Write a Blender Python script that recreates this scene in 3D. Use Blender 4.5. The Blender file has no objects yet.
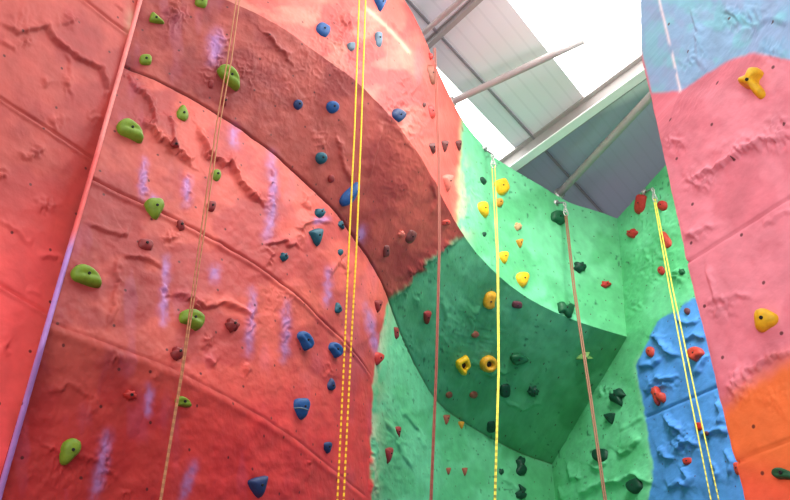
import bpy, bmesh, math, random
import numpy as np
from mathutils import Vector, Matrix
from mathutils.bvhtree import BVHTree

random.seed(7)
rng = np.random.default_rng(11)
col = bpy.context.scene.collection
EYE = 1.6
F = 850.0
PITCH = math.radians(32.2)
CP, SP = math.cos(PITCH), math.sin(PITCH)

# ------------------------------------------------------------------ survey helpers: sight lines from the eye point
def ray(px, py):
    u = (px - 395) / F
    v = (250 - py) / F
    return (u, CP - v * SP, SP + v * CP)
def az_el(px, py):
    x, y, z = ray(px, py)
    return math.atan2(x, y), z / math.hypot(x, y)
def at_dist(px, py, d):
    a, e = az_el(px, py)
    return Vector((d * math.sin(a), d * math.cos(a), EYE + d * e))
def at_height(px, py, h):          # h above the eye
    a, e = az_el(px, py)
    return at_dist(px, py, h / e)
def project(P):
    x, y, z = P[..., 0], P[..., 1], P[..., 2] - EYE
    f = y * CP + z * SP
    f = np.where(f < 0.05, 0.05, f)
    v = -y * SP + z * CP
    return 395 + F * x / f, 250 - F * v / f

# ------------------------------------------------------------------ noise
def hash2(ix, iy, seed):
    h = (ix.astype(np.int64) * 374761393 + iy.astype(np.int64) * 668265263 + seed * 974634777) & 0x7fffffff
    h = ((h ^ (h >> 13)) * 1274126177) & 0x7fffffff
    return ((h ^ (h >> 16)) & 0xffff) / 65535.0
def vnoise(x, y, seed=0):
    ix, iy = np.floor(x), np.floor(y)
    fx, fy = x - ix, y - iy
    fx = fx * fx * (3 - 2 * fx); fy = fy * fy * (3 - 2 * fy)
    a = hash2(ix, iy, seed); b = hash2(ix + 1, iy, seed)
    c = hash2(ix, iy + 1, seed); d = hash2(ix + 1, iy + 1, seed)
    return (a + (b - a) * fx) * (1 - fy) + (c + (d - c) * fx) * fy
def fbm(x, y, seed=0, octv=4):
    s = 0; a = .5; t = 0
    for k in range(octv):
        s = s + a * vnoise(x * 2 ** k, y * 2 ** k, seed + k * 17); t += a; a *= .5
    return s / t

# ------------------------------------------------------------------ materials
def lin(r, g, b):
    f = lambda c: (c / 255 / 12.92) if c / 255 <= .04045 else ((c / 255 + .055) / 1.055) ** 2.4
    return (f(r), f(g), f(b), 1.0)
def new_mat(name):
    m = bpy.data.materials.new(name); m.use_nodes = True
    nt = m.node_tree
    return m, nt, nt.nodes['Principled BSDF']
def wall_material():
    m, nt, b = new_mat('painted_plaster')
    N, L = nt.nodes.new, nt.links.new
    at = N('ShaderNodeAttribute'); at.attribute_name = 'paint'
    uv = N('ShaderNodeUVMap'); uv.uv_map = 'UVMap'
    n1 = N('ShaderNodeTexNoise'); n1.inputs['Scale'].default_value = 5; n1.inputs['Detail'].default_value = 5
    L(uv.outputs[0], n1.inputs['Vector'])
    mr = N('ShaderNodeMapRange'); mr.inputs[1].default_value = .3; mr.inputs[2].default_value = .7
    mr.inputs[3].default_value = .86; mr.inputs[4].default_value = 1.12
    L(n1.outputs[0], mr.inputs[0])
    mu = N('ShaderNodeMix'); mu.data_type = 'RGBA'; mu.blend_type = 'MULTIPLY'; mu.inputs[0].default_value = 1
    L(at.outputs['Color'], mu.inputs[6]); L(mr.outputs[0], mu.inputs[7])
    vo = N('ShaderNodeTexVoronoi'); vo.voronoi_dimensions = '2D'; vo.inputs['Scale'].default_value = 3.0
    vo.inputs['Randomness'].default_value = .45
    L(uv.outputs[0], vo.inputs['Vector'])
    dr = N('ShaderNodeMapRange'); dr.inputs[1].default_value = .022; dr.inputs[2].default_value = .036
    dr.inputs[3].default_value = .85; dr.inputs[4].default_value = 0
    L(vo.outputs['Distance'], dr.inputs[0])
    mx = N('ShaderNodeMix'); mx.data_type = 'RGBA'
    L(dr.outputs[0], mx.inputs[0]); L(mu.outputs[2], mx.inputs[6]); mx.inputs[7].default_value = lin(70, 30, 30)
    L(mx.outputs[2], b.inputs['Base Color'])
    b.inputs['Roughness'].default_value = .62
    b.inputs['Specular IOR Level'].default_value = .35
    n2 = N('ShaderNodeTexNoise'); n2.inputs['Scale'].default_value = 14; n2.inputs['Detail'].default_value = 4
    L(uv.outputs[0], n2.inputs['Vector'])
    bp = N('ShaderNodeBump'); bp.inputs['Strength'].default_value = .28; bp.inputs['Distance'].default_value = .02
    L(n2.outputs[0], bp.inputs['Height']); L(bp.outputs[0], b.inputs['Normal'])
    return m
def plain(name, c, rough=.6, metal=0, noise=.12, scale=18, spec=.4, bump=.15):
    m, nt, b = new_mat(name)
    N, L = nt.nodes.new, nt.links.new
    tc = N('ShaderNodeTexCoord')
    n1 = N('ShaderNodeTexNoise'); n1.inputs['Scale'].default_value = scale; n1.inputs['Detail'].default_value = 4
    L(tc.outputs['Object'], n1.inputs['Vector'])
    mr = N('ShaderNodeMapRange'); mr.inputs[1].default_value = .3; mr.inputs[2].default_value = .7
    mr.inputs[3].default_value = 1 - noise; mr.inputs[4].default_value = 1 + noise
    L(n1.outputs[0], mr.inputs[0])
    mu = N('ShaderNodeMix'); mu.data_type = 'RGBA'; mu.blend_type = 'MULTIPLY'; mu.inputs[0].default_value = 1
    mu.inputs[6].default_value = c; L(mr.outputs[0], mu.inputs[7])
    L(mu.outputs[2], b.inputs['Base Color'])
    b.inputs['Roughness'].default_value = rough; b.inputs['Metallic'].default_value = metal
    b.inputs['Specular IOR Level'].default_value = spec
    bp = N('ShaderNodeBump'); bp.inputs['Strength'].default_value = bump; bp.inputs['Distance'].default_value = .01
    L(n1.outputs[0], bp.inputs['Height']); L(bp.outputs[0], b.inputs['Normal'])
    return m
def rope_mat(name, c1, c2, period, duty=.5, contrast=1.0):
    m, nt, b = new_mat(name)
    N, L = nt.nodes.new, nt.links.new
    tc = N('ShaderNodeTexCoord'); sx = N('ShaderNodeSeparateXYZ'); L(tc.outputs['Object'], sx.inputs[0])
    ge = N('ShaderNodeMath'); ge.operation = 'MULTIPLY'; ge.inputs[1].default_value = 1 / period; L(sx.outputs[2], ge.inputs[0])
    fr = N('ShaderNodeMath'); fr.operation = 'FRACT'; L(ge.outputs[0], fr.inputs[0])
    st = N('ShaderNodeMath'); st.operation = 'GREATER_THAN'; st.inputs[1].default_value = duty; L(fr.outputs[0], st.inputs[0])
    # flecked further down the rope, plain near the top
    hz = N('ShaderNodeMapRange'); hz.inputs[1].default_value = 5.2; hz.inputs[2].default_value = 4.2
    hz.inputs[3].default_value = .15 * contrast; hz.inputs[4].default_value = contrast
    L(sx.outputs[2], hz.inputs[0])
    mm = N('ShaderNodeMath'); mm.operation = 'MULTIPLY'; L(st.outputs[0], mm.inputs[0]); L(hz.outputs[0], mm.inputs[1])
    mx = N('ShaderNodeMix'); mx.data_type = 'RGBA'; L(mm.outputs[0], mx.inputs[0])
    mx.inputs[6].default_value = c1; mx.inputs[7].default_value = c2
    L(mx.outputs[2], b.inputs['Base Color']); b.inputs['Roughness'].default_value = .75
    return m

M = {}
M['wall'] = wall_material()
HC = {'lime': (112, 142, 36), 'blue': (22, 78, 138), 'teal': (20, 84, 100), 'navy': (28, 52, 98), 'yellow': (226, 178, 28),
      'ochre': (196, 140, 44), 'amber': (206, 150, 36), 'red': (182, 48, 42), 'darkred': (134, 42, 42), 'rust': (180, 60, 48), 'pink': (205, 110, 95),
      'brown': (140, 78, 60), 'maroon': (104, 52, 50), 'forest': (24, 88, 54), 'pine': (14, 62, 44), 'pale': (128, 170, 96), 'grey': (96, 122, 140), 'plum': (96, 50, 60), 'tan': (202, 160, 116)}
for k, v in HC.items():
    M[k] = plain('hold_resin_' + k, lin(*v), .55, 0, .16, 30, .4, .3)
M['bolt'] = plain('bolt_steel', lin(38, 36, 38), .5, .4, .1)
M['steel'] = plain('galvanised_steel', lin(190, 190, 186), .4, .6, .08)
M['beam'] = plain('beam_paint', lin(160, 154, 152), .5, 0, .06, 6)
M['beam_bright'] = plain('beam_bright_side', lin(240, 240, 238), .5, 0, .04, 6)  # near-white colour stands in for light on the rafter's underside
M['seam'] = plain('roof_seam_strip', lin(132, 126, 132), .6, 0, .06, 6)
M['floor'] = plain('floor_mat_vinyl', lin(116, 116, 124), .7, 0, .1, 3)
M['rope_brown'] = rope_mat('rope_brown', lin(178, 120, 80), lin(150, 90, 62), .05, .5, .7)
M['rope_tan'] = rope_mat('rope_tan', lin(140, 100, 76), lin(122, 82, 62), .05, .5, .6)
M['rope_yellow'] = rope_mat('rope_yellow', lin(252, 214, 52), lin(196, 96, 40), .044, .55, 1)
M['rope_lemon'] = rope_mat('rope_lemon', lin(230, 218, 84), lin(120, 112, 50), .07, .55, .9)
M['rope_red'] = rope_mat('rope_red', lin(158, 92, 78), lin(142, 76, 64), .08, .5, .5)

def roof_material():
    m, nt, b = new_mat('roof_sheet')
    N, L = nt.nodes.new, nt.links.new
    tc = N('ShaderNodeTexCoord')
    mp = N('ShaderNodeMapping'); mp.inputs['Rotation'].default_value = (0, 0, math.radians(36)); L(tc.outputs['Object'], mp.inputs[0])
    sx = N('ShaderNodeSeparateXYZ'); L(mp.outputs[0], sx.inputs[0])
    def stripes(out, per, w):
        a = N('ShaderNodeMath'); a.operation = 'MULTIPLY'; a.inputs[1].default_value = 1 / per; L(out, a.inputs[0])
        f = N('ShaderNodeMath'); f.operation = 'FRACT'; L(a.outputs[0], f.inputs[0])
        g = N('ShaderNodeMath'); g.operation = 'LESS_THAN'; g.inputs[1].default_value = w; L(f.outputs[0], g.inputs[0])
        return g.outputs[0]
    s1 = stripes(sx.outputs[0], .19, .16)
    n1 = N('ShaderNodeTexNoise'); n1.inputs['Scale'].default_value = .6; n1.inputs['Detail'].default_value = 3; L(tc.outputs['Object'], n1.inputs[0])
    cr = N('ShaderNodeMix'); cr.data_type = 'RGBA'; L(n1.outputs[0], cr.inputs[0])
    cr.inputs[6].default_value = lin(222, 224, 230); cr.inputs[7].default_value = lin(232, 222, 226)
    sy = N('ShaderNodeVectorMath'); sy.operation = 'DOT_PRODUCT'; L(tc.outputs['Object'], sy.inputs[0]); sy.inputs[1].default_value = (math.sin(math.radians(36)), math.cos(math.radians(36)), 0)
    bay = N('ShaderNodeMapRange'); bay.inputs[1].default_value = 8.9; bay.inputs[2].default_value = 9.1; L(sy.outputs['Value'], bay.inputs[0])
    cb = N('ShaderNodeMix'); cb.data_type = 'RGBA'; L(bay.outputs[0], cb.inputs[0]); L(cr.outputs[2], cb.inputs[6]); cb.inputs[7].default_value = lin(168, 170, 190)
    cr = cb
    mx = N('ShaderNodeMix'); mx.data_type = 'RGBA'
    k = N('ShaderNodeMath'); k.operation = 'MULTIPLY'; k.inputs[1].default_value = .09; L(s1, k.inputs[0]); L(k.outputs[0], mx.inputs[0])
    L(cr.outputs[2], mx.inputs[6]); mx.inputs[7].default_value = lin(120, 120, 128)
    L(mx.outputs[2], b.inputs['Base Color']); b.inputs['Roughness'].default_value = .55
    return m
M['roof'] = roof_material()
def pane_material(s):
    m, nt, b = new_mat('skylight_glazing')
    b.inputs['Base Color'].default_value = lin(250, 250, 250)
    b.inputs['Emission Color'].default_value = (1, .985, .96, 1)
    n1 = nt.nodes.new('ShaderNodeTexNoise'); n1.inputs['Scale'].default_value = .8
    mr = nt.nodes.new('ShaderNodeMapRange'); mr.inputs[3].default_value = s * .85; mr.inputs[4].default_value = s * 1.15
    nt.links.new(n1.outputs[0], mr.inputs[0]); nt.links.new(mr.outputs[0], b.inputs['Emission Strength'])
    return m
M['pane'] = pane_material(5.0)

# ------------------------------------------------------------------ object helpers
def empty(name, loc, rot=None):
    o = bpy.data.objects.new(name, None); col.objects.link(o); o.location = loc
    o.empty_display_size = .1
    if rot is not None: o.rotation_mode = 'QUATERNION'; o.rotation_quaternion = rot
    return o
def mesh_obj(name, verts, faces, mat, parent=None, smooth=True):
    me = bpy.data.meshes.new(name)
    me.from_pydata([tuple(v) for v in verts], [], faces); me.update()
    if smooth: me.polygons.foreach_set('use_smooth', [True] * len(me.polygons))
    me.materials.append(mat)
    o = bpy.data.objects.new(name, me); col.objects.link(o)
    if parent: o.parent = parent
    return o
def bm_obj(name, bm, mat, parent=None, smooth=True):
    me = bpy.data.meshes.new(name); bm.to_mesh(me); bm.free()
    if smooth: me.polygons.foreach_set('use_smooth', [True] * len(me.polygons))
    me.materials.append(mat)
    o = bpy.data.objects.new(name, me); col.objects.link(o)
    if parent: o.parent = parent
    return o
def tag(o, label=None, cat=None, group=None, kind=None):
    if label: o['label'] = label
    if cat: o['category'] = cat
    if group: o['group'] = group
    if kind: o['kind'] = kind
    return o
def tube_data(pts, r, n=8, cap=True):
    pts = [Vector(p) for p in pts]
    vs, fs = [], []
    ref = None
    for i, p in enumerate(pts):
        t = (pts[min(i + 1, len(pts) - 1)] - pts[max(i - 1, 0)]).normalized()
        if ref is None:
            ref = t.orthogonal().normalized()
        ref = (ref - t * ref.dot(t)).normalized()
        b = t.cross(ref)
        rr = r[i] if isinstance(r, (list, tuple)) else r
        for k in range(n):
            a = 2 * math.pi * k / n
            vs.append(p + rr * (math.cos(a) * ref + math.sin(a) * b))
    for i in range(len(pts) - 1):
        for k in range(n):
            fs.append((i * n + k, i * n + (k + 1) % n, (i + 1) * n + (k + 1) % n, (i + 1) * n + k))
    if cap:
        fs.append(tuple(range(n - 1, -1, -1))); fs.append(tuple((len(pts) - 1) * n + k for k in range(n)))
    return vs, fs
def box_data(a, b, up, w, h):       # a bar from a to b, w wide and h deep
    a, b = Vector(a), Vector(b); t = (b - a).normalized(); s = t.cross(Vector(up)).normalized(); u = s.cross(t)
    vs = [p + s * sx * w / 2 + u * su * h / 2 for p in (a, b) for sx, su in ((-1, -1), (1, -1), (1, 1), (-1, 1))]
    fs = [(3, 2, 1, 0), (4, 5, 6, 7)] + [(k, (k + 1) % 4, 4 + (k + 1) % 4, 4 + k) for k in range(4)]
    return vs, fs
def join(parts):
    V, Fc = [], []
    for v, f in parts:
        o = len(V); V += v; Fc += [tuple(i + o for i in q) for q in f]
    return V, Fc

# ------------------------------------------------------------------ plaster relief and paint
# a ledge: points of its edge, height in metres, fade width and roughness in survey units; the raised side is the left of the walk
def seg_field(X, Y, pts):
    best = np.full(X.shape, 1e9); sgn = np.zeros(X.shape); endf = np.ones(X.shape)
    pts = np.array(pts, float); L = np.hypot(*(pts[1:] - pts[:-1]).T); tot = L.sum(); acc = 0
    for (ax, ay), (bx, by), l in zip(pts[:-1], pts[1:], L):
        dx, dy = bx - ax, by - ay
        t = np.clip(((X - ax) * dx + (Y - ay) * dy) / (l * l + 1e-9), 0, 1)
        qx, qy = ax + t * dx, ay + t * dy
        d = np.hypot(X - qx, Y - qy)
        s = (X - ax) * dy - (Y - ay) * dx
        m = d < best
        best = np.where(m, d, best); sgn = np.where(m, np.sign(s), sgn)
        w = (acc + t * l) / tot
        endf = np.where(m, np.clip(np.minimum(w, 1 - w) * 6 + .15, 0, 1), endf); acc += l
    return best * sgn, endf
def ledge(X, Y, pts, h=.02, w=16, rough=3.0, seed=1):
    x0, y0 = np.min(pts, 0) - 5 * w; x1, y1 = np.max(pts, 0) + 5 * w
    out = np.zeros(X.shape)
    m = (X > x0) & (X < x1) & (Y > y0) & (Y < y1)
    if not m.any(): return out
    x, y = X[m], Y[m]
    xj = x + rough * (fbm(x / 6, y / 6, seed, 3) - .5) * 2.4
    yj = y + rough * (fbm(x / 6, y / 6, seed + 50, 3) - .5) * 2.4
    s, e = seg_field(xj, yj, pts)
    up = np.clip(s / 2.2 + .5, 0, 1); up = up * up * (3 - 2 * up)
    fade = np.where(s > 0, np.exp(-np.maximum(s, 0) / w), 1)
    lipb = .45 * np.exp(-((s - 2.2) / 2.2) ** 2)
    out[m] = h * e * (up * fade + lipb * (.5 + vnoise(x / 5, y / 5, seed + 9)))
    return out
def crumple(X, Y, c, r, h=.015, per=6, seed=3):
    q = ((X - c[0]) / r[0]) ** 2 + ((Y - c[1]) / r[1]) ** 2
    m = q < 3
    out = np.zeros(X.shape)
    if not m.any(): return out
    x, y = X[m], Y[m]
    x, y = x + per * 1.6 * (fbm(x / per / 1.4, y / per / 1.4, seed + 2, 3) - .5) + .35 * y, y + per * 1.6 * (fbm(x / per / 1.4 + 9, y / per / 1.4, seed + 3, 3) - .5) - .3 * x
    n = 1 - np.abs(2 * vnoise(x / per, y / per, seed) - 1)
    n2 = 1 - np.abs(2 * vnoise(x / per * 1.9 + 7, y / per * 1.9, seed + 4) - 1)
    out[m] = h * np.exp(-q[m] * 1.3) * (n * n * 1.3 + .5 * n2 - .4)
    return out
def groove(X, Y, pts, depth=.015, w=1.3):
    x0, y0 = np.min(pts, 0) - 8; x1, y1 = np.max(pts, 0) + 8
    out = np.zeros(X.shape); m = (X > x0) & (X < x1) & (Y > y0) & (Y < y1)
    if m.any():
        s, _ = seg_field(X[m], Y[m], pts)
        out[m] = -depth * np.exp(-(s / w) ** 2)
    return out
def streak(X, Y, pts, w):
    x0, y0 = np.min(pts, 0) - 4 * w; x1, y1 = np.max(pts, 0) + 4 * w
    out = np.zeros(X.shape); m = (X > x0) & (X < x1) & (Y > y0) & (Y < y1)
    if m.any():
        x, y = X[m], Y[m]
        s, e = seg_field(x + 4 * (vnoise(x / 5, y / 5, 77) - .5), y, pts)
        out[m] = np.exp(-(s / w) ** 2) * (e * .6 + .4) * np.clip(.15 + 1.5 * fbm(x / 5, y / 7, 31, 3), 0, 1)
    return out

LEDGES_CENTER = [
    ([(126, 80), (140, 92), (150, 105), (152, 118), (147, 128)], .022, 14, 4),
    ([(142, 122), (156, 136), (172, 150), (192, 167)], .028, 14, 4),
    ([(84, 224), (107, 234), (127, 237), (129, 227)], .012, 10, 1.5),
    ([(114, 258), (117, 285), (112, 305), (107, 325)], .012, 10, 3),
    ([(122, 257), (143, 259), (162, 270)], .012, 10, 2),
    ([(171, 296), (190, 299), (197, 312)], .016, 10, 3),
    ([(262, 32), (276, 48), (290, 62)], .016, 14, 3),
    ([(195, 125), (202, 146), (208, 159), (230, 167), (236, 180), (250, 195), (268, 208)], .028, 18, 4),
    ([(266, 244), (285, 244), (299, 249)], .018, 12, 3),
    ([(303, 192), (302, 203), (308, 212)], .018, 8, 3),
    ([(190, 301), (205, 309), (224, 303), (252, 318)], .018, 16, 2),
    ([(331, 275), (338, 264), (348, 276)], .014, 12, 2),
    ([(336, 136), (342, 167), (351, 185)], .014, 9, 3),
    ([(340, 15), (351, 34)], .016, 9, 3),
    ([(390, 20), (405, 44)], .012, 9, 2),
    ([(300, 226), (318, 222), (330, 224)], .014, 6, 2),
    ([(204, 357), (214, 367)], .016, 9, 3),
    ([(166, 118), (172, 132), (170, 148)], .014, 9, 4),
    ([(35, 440), (60, 455), (95, 462), (120, 480)], .010, 20, 3),
    ([(50, 395), (70, 385), (92, 400), (88, 420)], .008, 14, 3),
    ([(470, 362), (490, 376), (510, 372)], .018, 14, 3),
    ([(398, 300), (414, 276), (436, 254), (458, 240)], .03, 12, 5),
    ([(476, 338), (473, 320), (480, 306)], .018, 9, 4),
    ([(440, 300), (446, 322), (441, 344)], .018, 9, 4),
    ([(500, 400), (520, 410), (541, 404)], .016, 10, 3),
    ([(384, 418), (396, 446), (412, 470)], .015, 9, 2),
    ([(500, 478), (512, 488), (524, 492)], .02, 8, 2),
    ([(400, 410), (416, 430), (424, 452)], .014, 9, 3),
    ([(372, 430), (373, 450), (371, 470), (370, 495)], .02, 7, 3),
    ([(428, 178), (436, 196), (430, 214)], .014, 8, 3),
    ([(370, 178), (376, 150), (383, 125)], .016, 8, 1),
]
CRUMPLES_CENTER = [((175, 12), (11, 20), .03), ((205, 76), (6, 7), .02), ((242, 70), (8, 6), .016), ((170, 238), (10, 7), .024), ((180, 226), (5, 6), .018),
    ((269, 253), (6, 13), .03), ((206, 340), (8, 9), .02), ((246, 368), (5, 10), .022), ((335, 45), (11, 7), .02), ((392, 292), (7, 6), .03),
    ((417, 298), (5, 9), .03), ((430, 267), (8, 8), .028), ((144, 180), (5, 20), .022), ((187, 190), (5, 18), .022), ((125, 493), (7, 5), .022),
    ((115, 358), (9, 6), .018), ((156, 376), (5, 7), .02), ((103, 460), (9, 30), .014), ((230, 160), (6, 9), .012), ((301, 232), (5, 12), .02),
    ((165, 290), (5, 20), .018), ((250, 320), (6, 22), .016), ((286, 330), (5, 20), .016), ((271, 195), (5, 40), .02), ((215, 60), (9, 22), .018),
    ((320, 140), (10, 16), .012), ((400, 180), (25, 40), .007), ((372, 335), (6, 26), .012), ((475, 330), (30, 30), .012), ((395, 440), (18, 50), .012),
    ((225, 42), (8, 18), .018), ((308, 465), (4, 9), .02), ((330, 370), (10, 12), .012), ((280, 300), (20, 20), .008), ((470, 190), (18, 26), .012),
    ((376, 490), (3, 12), .02), ((405, 350), (14, 20), .014), ((350, 40), (40, 40), .016), ((410, 110), (30, 50), .016), ((250, 70), (30, 26), .008), ((300, 80), (30, 30), .008), ((60, 470), (30, 25), .008)]
STREAKS_CENTER = [([(144, 160), (143, 196)], 4), ([(188, 178), (186, 205)], 4), ([(166, 258), (163, 325)], 4), ([(216, 34), (214, 60)], 7), ([(233, 128), (234, 146)], 5),
    ([(271, 154), (273, 206), (266, 238)], 5), ([(252, 290), (248, 355)], 4.5), ([(287, 303), (284, 360)], 4.5), ([(329, 270), (327, 304)], 4), ([(365, 305), (377, 352)], 4),
    ([(215, 268), (214, 280)], 5), ([(107, 433), (101, 465), (94, 496)], 5), ([(194, 463), (188, 482), (183, 500)], 4.5), ([(149, 386), (148, 416)], 4), ([(362, 228), (362, 240)], 4),
    ([(312, 222), (328, 219)], 3), ([(152, 196), (158, 203)], 4)]
def center_relief(X, Y):
    H = .010 * (fbm(X / 40, Y / 40, 5, 3) - .5) + .015 * (fbm(X / 11, Y / 11, 9, 3) - .5)
    for k, (p, h, w, r) in enumerate(LEDGES_CENTER): H = H + ledge(X, Y, p, h * 1.15, w, r, 20 + k)
    for k, (c, r, h) in enumerate(CRUMPLES_CENTER): H = H + crumple(X, Y, c, r, h * .85, 5.5, 90 + k)
    H = H + groove(X, Y, [(388, 20), (389, 105)], .01, 1.2)
    return H
RED = np.array(lin(172, 64, 60)[:3]); SALMON = np.array(lin(200, 88, 76)[:3]); DEEPRED = np.array(lin(208, 52, 52)[:3])
GREEN = np.array(lin(104, 190, 140)[:3]); GREEN2 = np.array(lin(86, 172, 118)[:3]); BLUE = np.array(lin(80, 142, 216)[:3])
LILAC = np.array(lin(172, 132, 194)[:3]); PALE = np.array(lin(222, 196, 164)[:3]); PINK = np.array(lin(224, 128, 142)[:3]); ORANGE = np.array(lin(240, 122, 62)[:3])
SKYBLUE = np.array(lin(140, 186, 220)[:3]); CORAL = np.array(lin(236, 96, 84)[:3])
def mixc(a, b, t): t = np.clip(t, 0, 1)[..., None]; return a * (1 - t) + b * t
def sstep(x, a, b): t = np.clip((x - a) / (b - a), 0, 1); return t * t * (3 - 2 * t)
def red_paint(X, Y):
    n = fbm(X / 38, Y / 38, 61, 4)
    c = mixc(np.broadcast_to(RED, X.shape + (3,)), np.broadcast_to(SALMON, X.shape + (3,)), sstep(n, .42, .62))
    return mixc(c, np.broadcast_to(DEEPRED, c.shape), .75 * sstep(Y, 330, 440) )  # deeper red low down, partly light on the undercut put into colour
def green_paint(X, Y):
    n = fbm(X / 30, Y / 30, 71, 4)
    c = mixc(np.broadcast_to(GREEN, X.shape + (3,)), np.broadcast_to(GREEN2, X.shape + (3,)), sstep(n, .4, .65))
    sp = vnoise(X / 2.6, Y / 3.2, 5) * (vnoise(X / 13, Y / 13, 6) > .55)
    c = mixc(c, np.broadcast_to(np.array(lin(40, 96, 66)[:3]), c.shape), .8 * sstep(sp, .84, .95))
    return c
def center_paint(X, Y, section):
    jit = 7 * (fbm(X / 9, Y / 9, 33, 3) - .5)
    r, g = red_paint(X, Y), green_paint(X, Y)
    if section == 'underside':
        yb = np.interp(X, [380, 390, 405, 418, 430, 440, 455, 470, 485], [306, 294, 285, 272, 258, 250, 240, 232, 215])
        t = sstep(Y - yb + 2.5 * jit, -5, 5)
    elif section == 'upper':
        xb = np.interp(Y, [90, 118, 160, 200, 230], [461, 461, 459, 457, 456])
        t = sstep(X - xb + jit * .8, -4, 4)
    else:
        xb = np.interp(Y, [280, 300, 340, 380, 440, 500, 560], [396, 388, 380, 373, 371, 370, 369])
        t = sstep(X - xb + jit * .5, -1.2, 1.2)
    if section == 'underside': r = r * (.62 + .11 * sstep(X, 320, 420))[..., None]; g = g * .84  # overhang shade deepened in the paint itself
    if section == 'upper': r = r * .96; g = g * np.array([1.3, 1.2, 1.2])  # skylit brightness of the upper face added to its green
    if section == 'lower': r = r * (.76 + .42 * sstep(X, 110, 250))[..., None]  # light rising from left to right painted into the red
    c = mixc(r, g, t)
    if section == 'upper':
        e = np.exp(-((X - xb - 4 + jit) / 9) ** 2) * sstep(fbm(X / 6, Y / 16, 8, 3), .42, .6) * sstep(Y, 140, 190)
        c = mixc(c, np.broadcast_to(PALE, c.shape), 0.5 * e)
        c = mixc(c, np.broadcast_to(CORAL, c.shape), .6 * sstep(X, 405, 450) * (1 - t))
        c = mixc(c, np.broadcast_to(PALE, c.shape), 0.18 * sstep(fbm(X / 26, Y / 16, 18, 5), .42, .7) * (1 - sstep(X, 400, 440)))  # creamy skylight glare painted in patches on the upper red
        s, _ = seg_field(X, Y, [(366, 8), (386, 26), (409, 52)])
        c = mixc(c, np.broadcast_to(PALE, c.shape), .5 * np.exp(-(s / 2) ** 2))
    if section == 'lower':
        e = np.exp(-np.maximum(X - xb, 0) / 6) * t * sstep(fbm(X / 5, Y / 14, 4, 3), .3, .6)
        c = mixc(c, np.broadcast_to(PALE, c.shape), .6 * e)
    L = np.zeros(X.shape)
    for p, w in STREAKS_CENTER: L = np.maximum(L, streak(X, Y, p, w))
    L = np.maximum(L, 0.10 * sstep(fbm(X / 22, Y / 60, 44, 3), .62, .8) * (1 - t))
    c = mixc(c, np.broadcast_to(LILAC, c.shape), L * .72)
    return c

# ------------------------------------------------------------------ grids of wall
BVHS = []
def grid_normals(P, flip=False):
    du = np.gradient(P, axis=1); dv = np.gradient(P, axis=0)
    n = np.cross(du, dv); n /= np.linalg.norm(n, axis=-1, keepdims=True) + 1e-12
    tocam = np.array([0, 0, EYE]) - P
    s = np.sign((n * tocam).sum(-1)); s = np.sign(np.median(s)) if not flip else s
    return n * np.reshape(s, (-1,) + (1,) * (n.ndim - 1)) if np.ndim(s) else n * s
def add_grid(name, P, paint, parent=None, bvh=True, mat=None):
    nr, nc = P.shape[:2]
    me = bpy.data.meshes.new(name)
    idx = np.arange(nr * nc).reshape(nr, nc)
    q = np.stack([idx[:-1, :-1], idx[1:, :-1], idx[1:, 1:], idx[:-1, 1:]], -1).reshape(-1, 4)
    nf = len(q)
    me.vertices.add(nr * nc); me.vertices.foreach_set('co', P.reshape(-1).astype(np.float32))
    me.loops.add(nf * 4); me.loops.foreach_set('vertex_index', q.reshape(-1).astype(np.int32))
    me.polygons.add(nf); me.polygons.foreach_set('loop_start', np.arange(0, nf * 4, 4, dtype=np.int32))
    me.polygons.foreach_set('use_smooth', np.ones(nf, bool))
    me.update(calc_edges=True); me.validate()
    ca = me.color_attributes.new('paint', 'FLOAT_COLOR', 'POINT')
    c4 = np.ones((nr * nc, 4), np.float32); c4[:, :3] = paint.reshape(-1, 3); ca.data.foreach_set('color', c4.reshape(-1))
    U = np.zeros((nr, nc, 2))
    U[:, 1:, 0] = np.cumsum(np.linalg.norm(np.diff(P, axis=1)[:1, :, :2], axis=-1), 1)
    U[1:, :, 1] = np.cumsum(np.linalg.norm(np.diff(P[:, nc // 2], axis=0), axis=-1))[:, None]
    uvl = me.uv_layers.new(name='UVMap'); uvl.data.foreach_set('uv', U.reshape(-1, 2)[q.reshape(-1)].reshape(-1).astype(np.float32))
    me.materials.append(mat or M['wall'])
    o = bpy.data.objects.new(name, me); col.objects.link(o)
    if parent: o.parent = parent
    if bvh:
        BVHS.append(BVHTree.FromPolygons([tuple(v) for v in P.reshape(-1, 3)], [tuple(f) for f in q.tolist()]))
    return o

# ---- centre wall: rows of constant height, each a plan curve distance(azimuth)
def plan_curve(pix, h, extra=()):
    A, D = [], []
    for p in pix:
        a, e = az_el(*p); A.append(a); D.append(h / e)
    for a, d in extra: A.append(math.radians(a)); D.append(d)
    o = np.argsort(A); A = np.array(A)[o]; D = np.array(D)[o]
    g = np.linspace(A[0] - .03, A[-1] + .03, 700)
    d = np.interp(g, A, D)
    # straight continuation in plan past both ends
    for side in (0, 1):
        i0, i1 = (0, 2) if side == 0 else (-1, -3)
        p0 = np.array([D[i0] * math.sin(A[i0]), D[i0] * math.cos(A[i0])]); p1 = np.array([D[i1] * math.sin(A[i1]), D[i1] * math.cos(A[i1])])
        m = g < A[0] if side == 0 else g > A[-1]
        n = np.array([-(p1 - p0)[1], (p1 - p0)[0]])
        d[m] = (p0 @ n) / (np.sin(g[m]) * n[0] + np.cos(g[m]) * n[1])
    k = np.ones(21) / 21
    for _ in range(2): d = np.convolve(np.pad(d, 10, mode='reflect', reflect_type='odd'), k, 'valid')
    return lambda a: np.interp(a, g, d)
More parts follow.
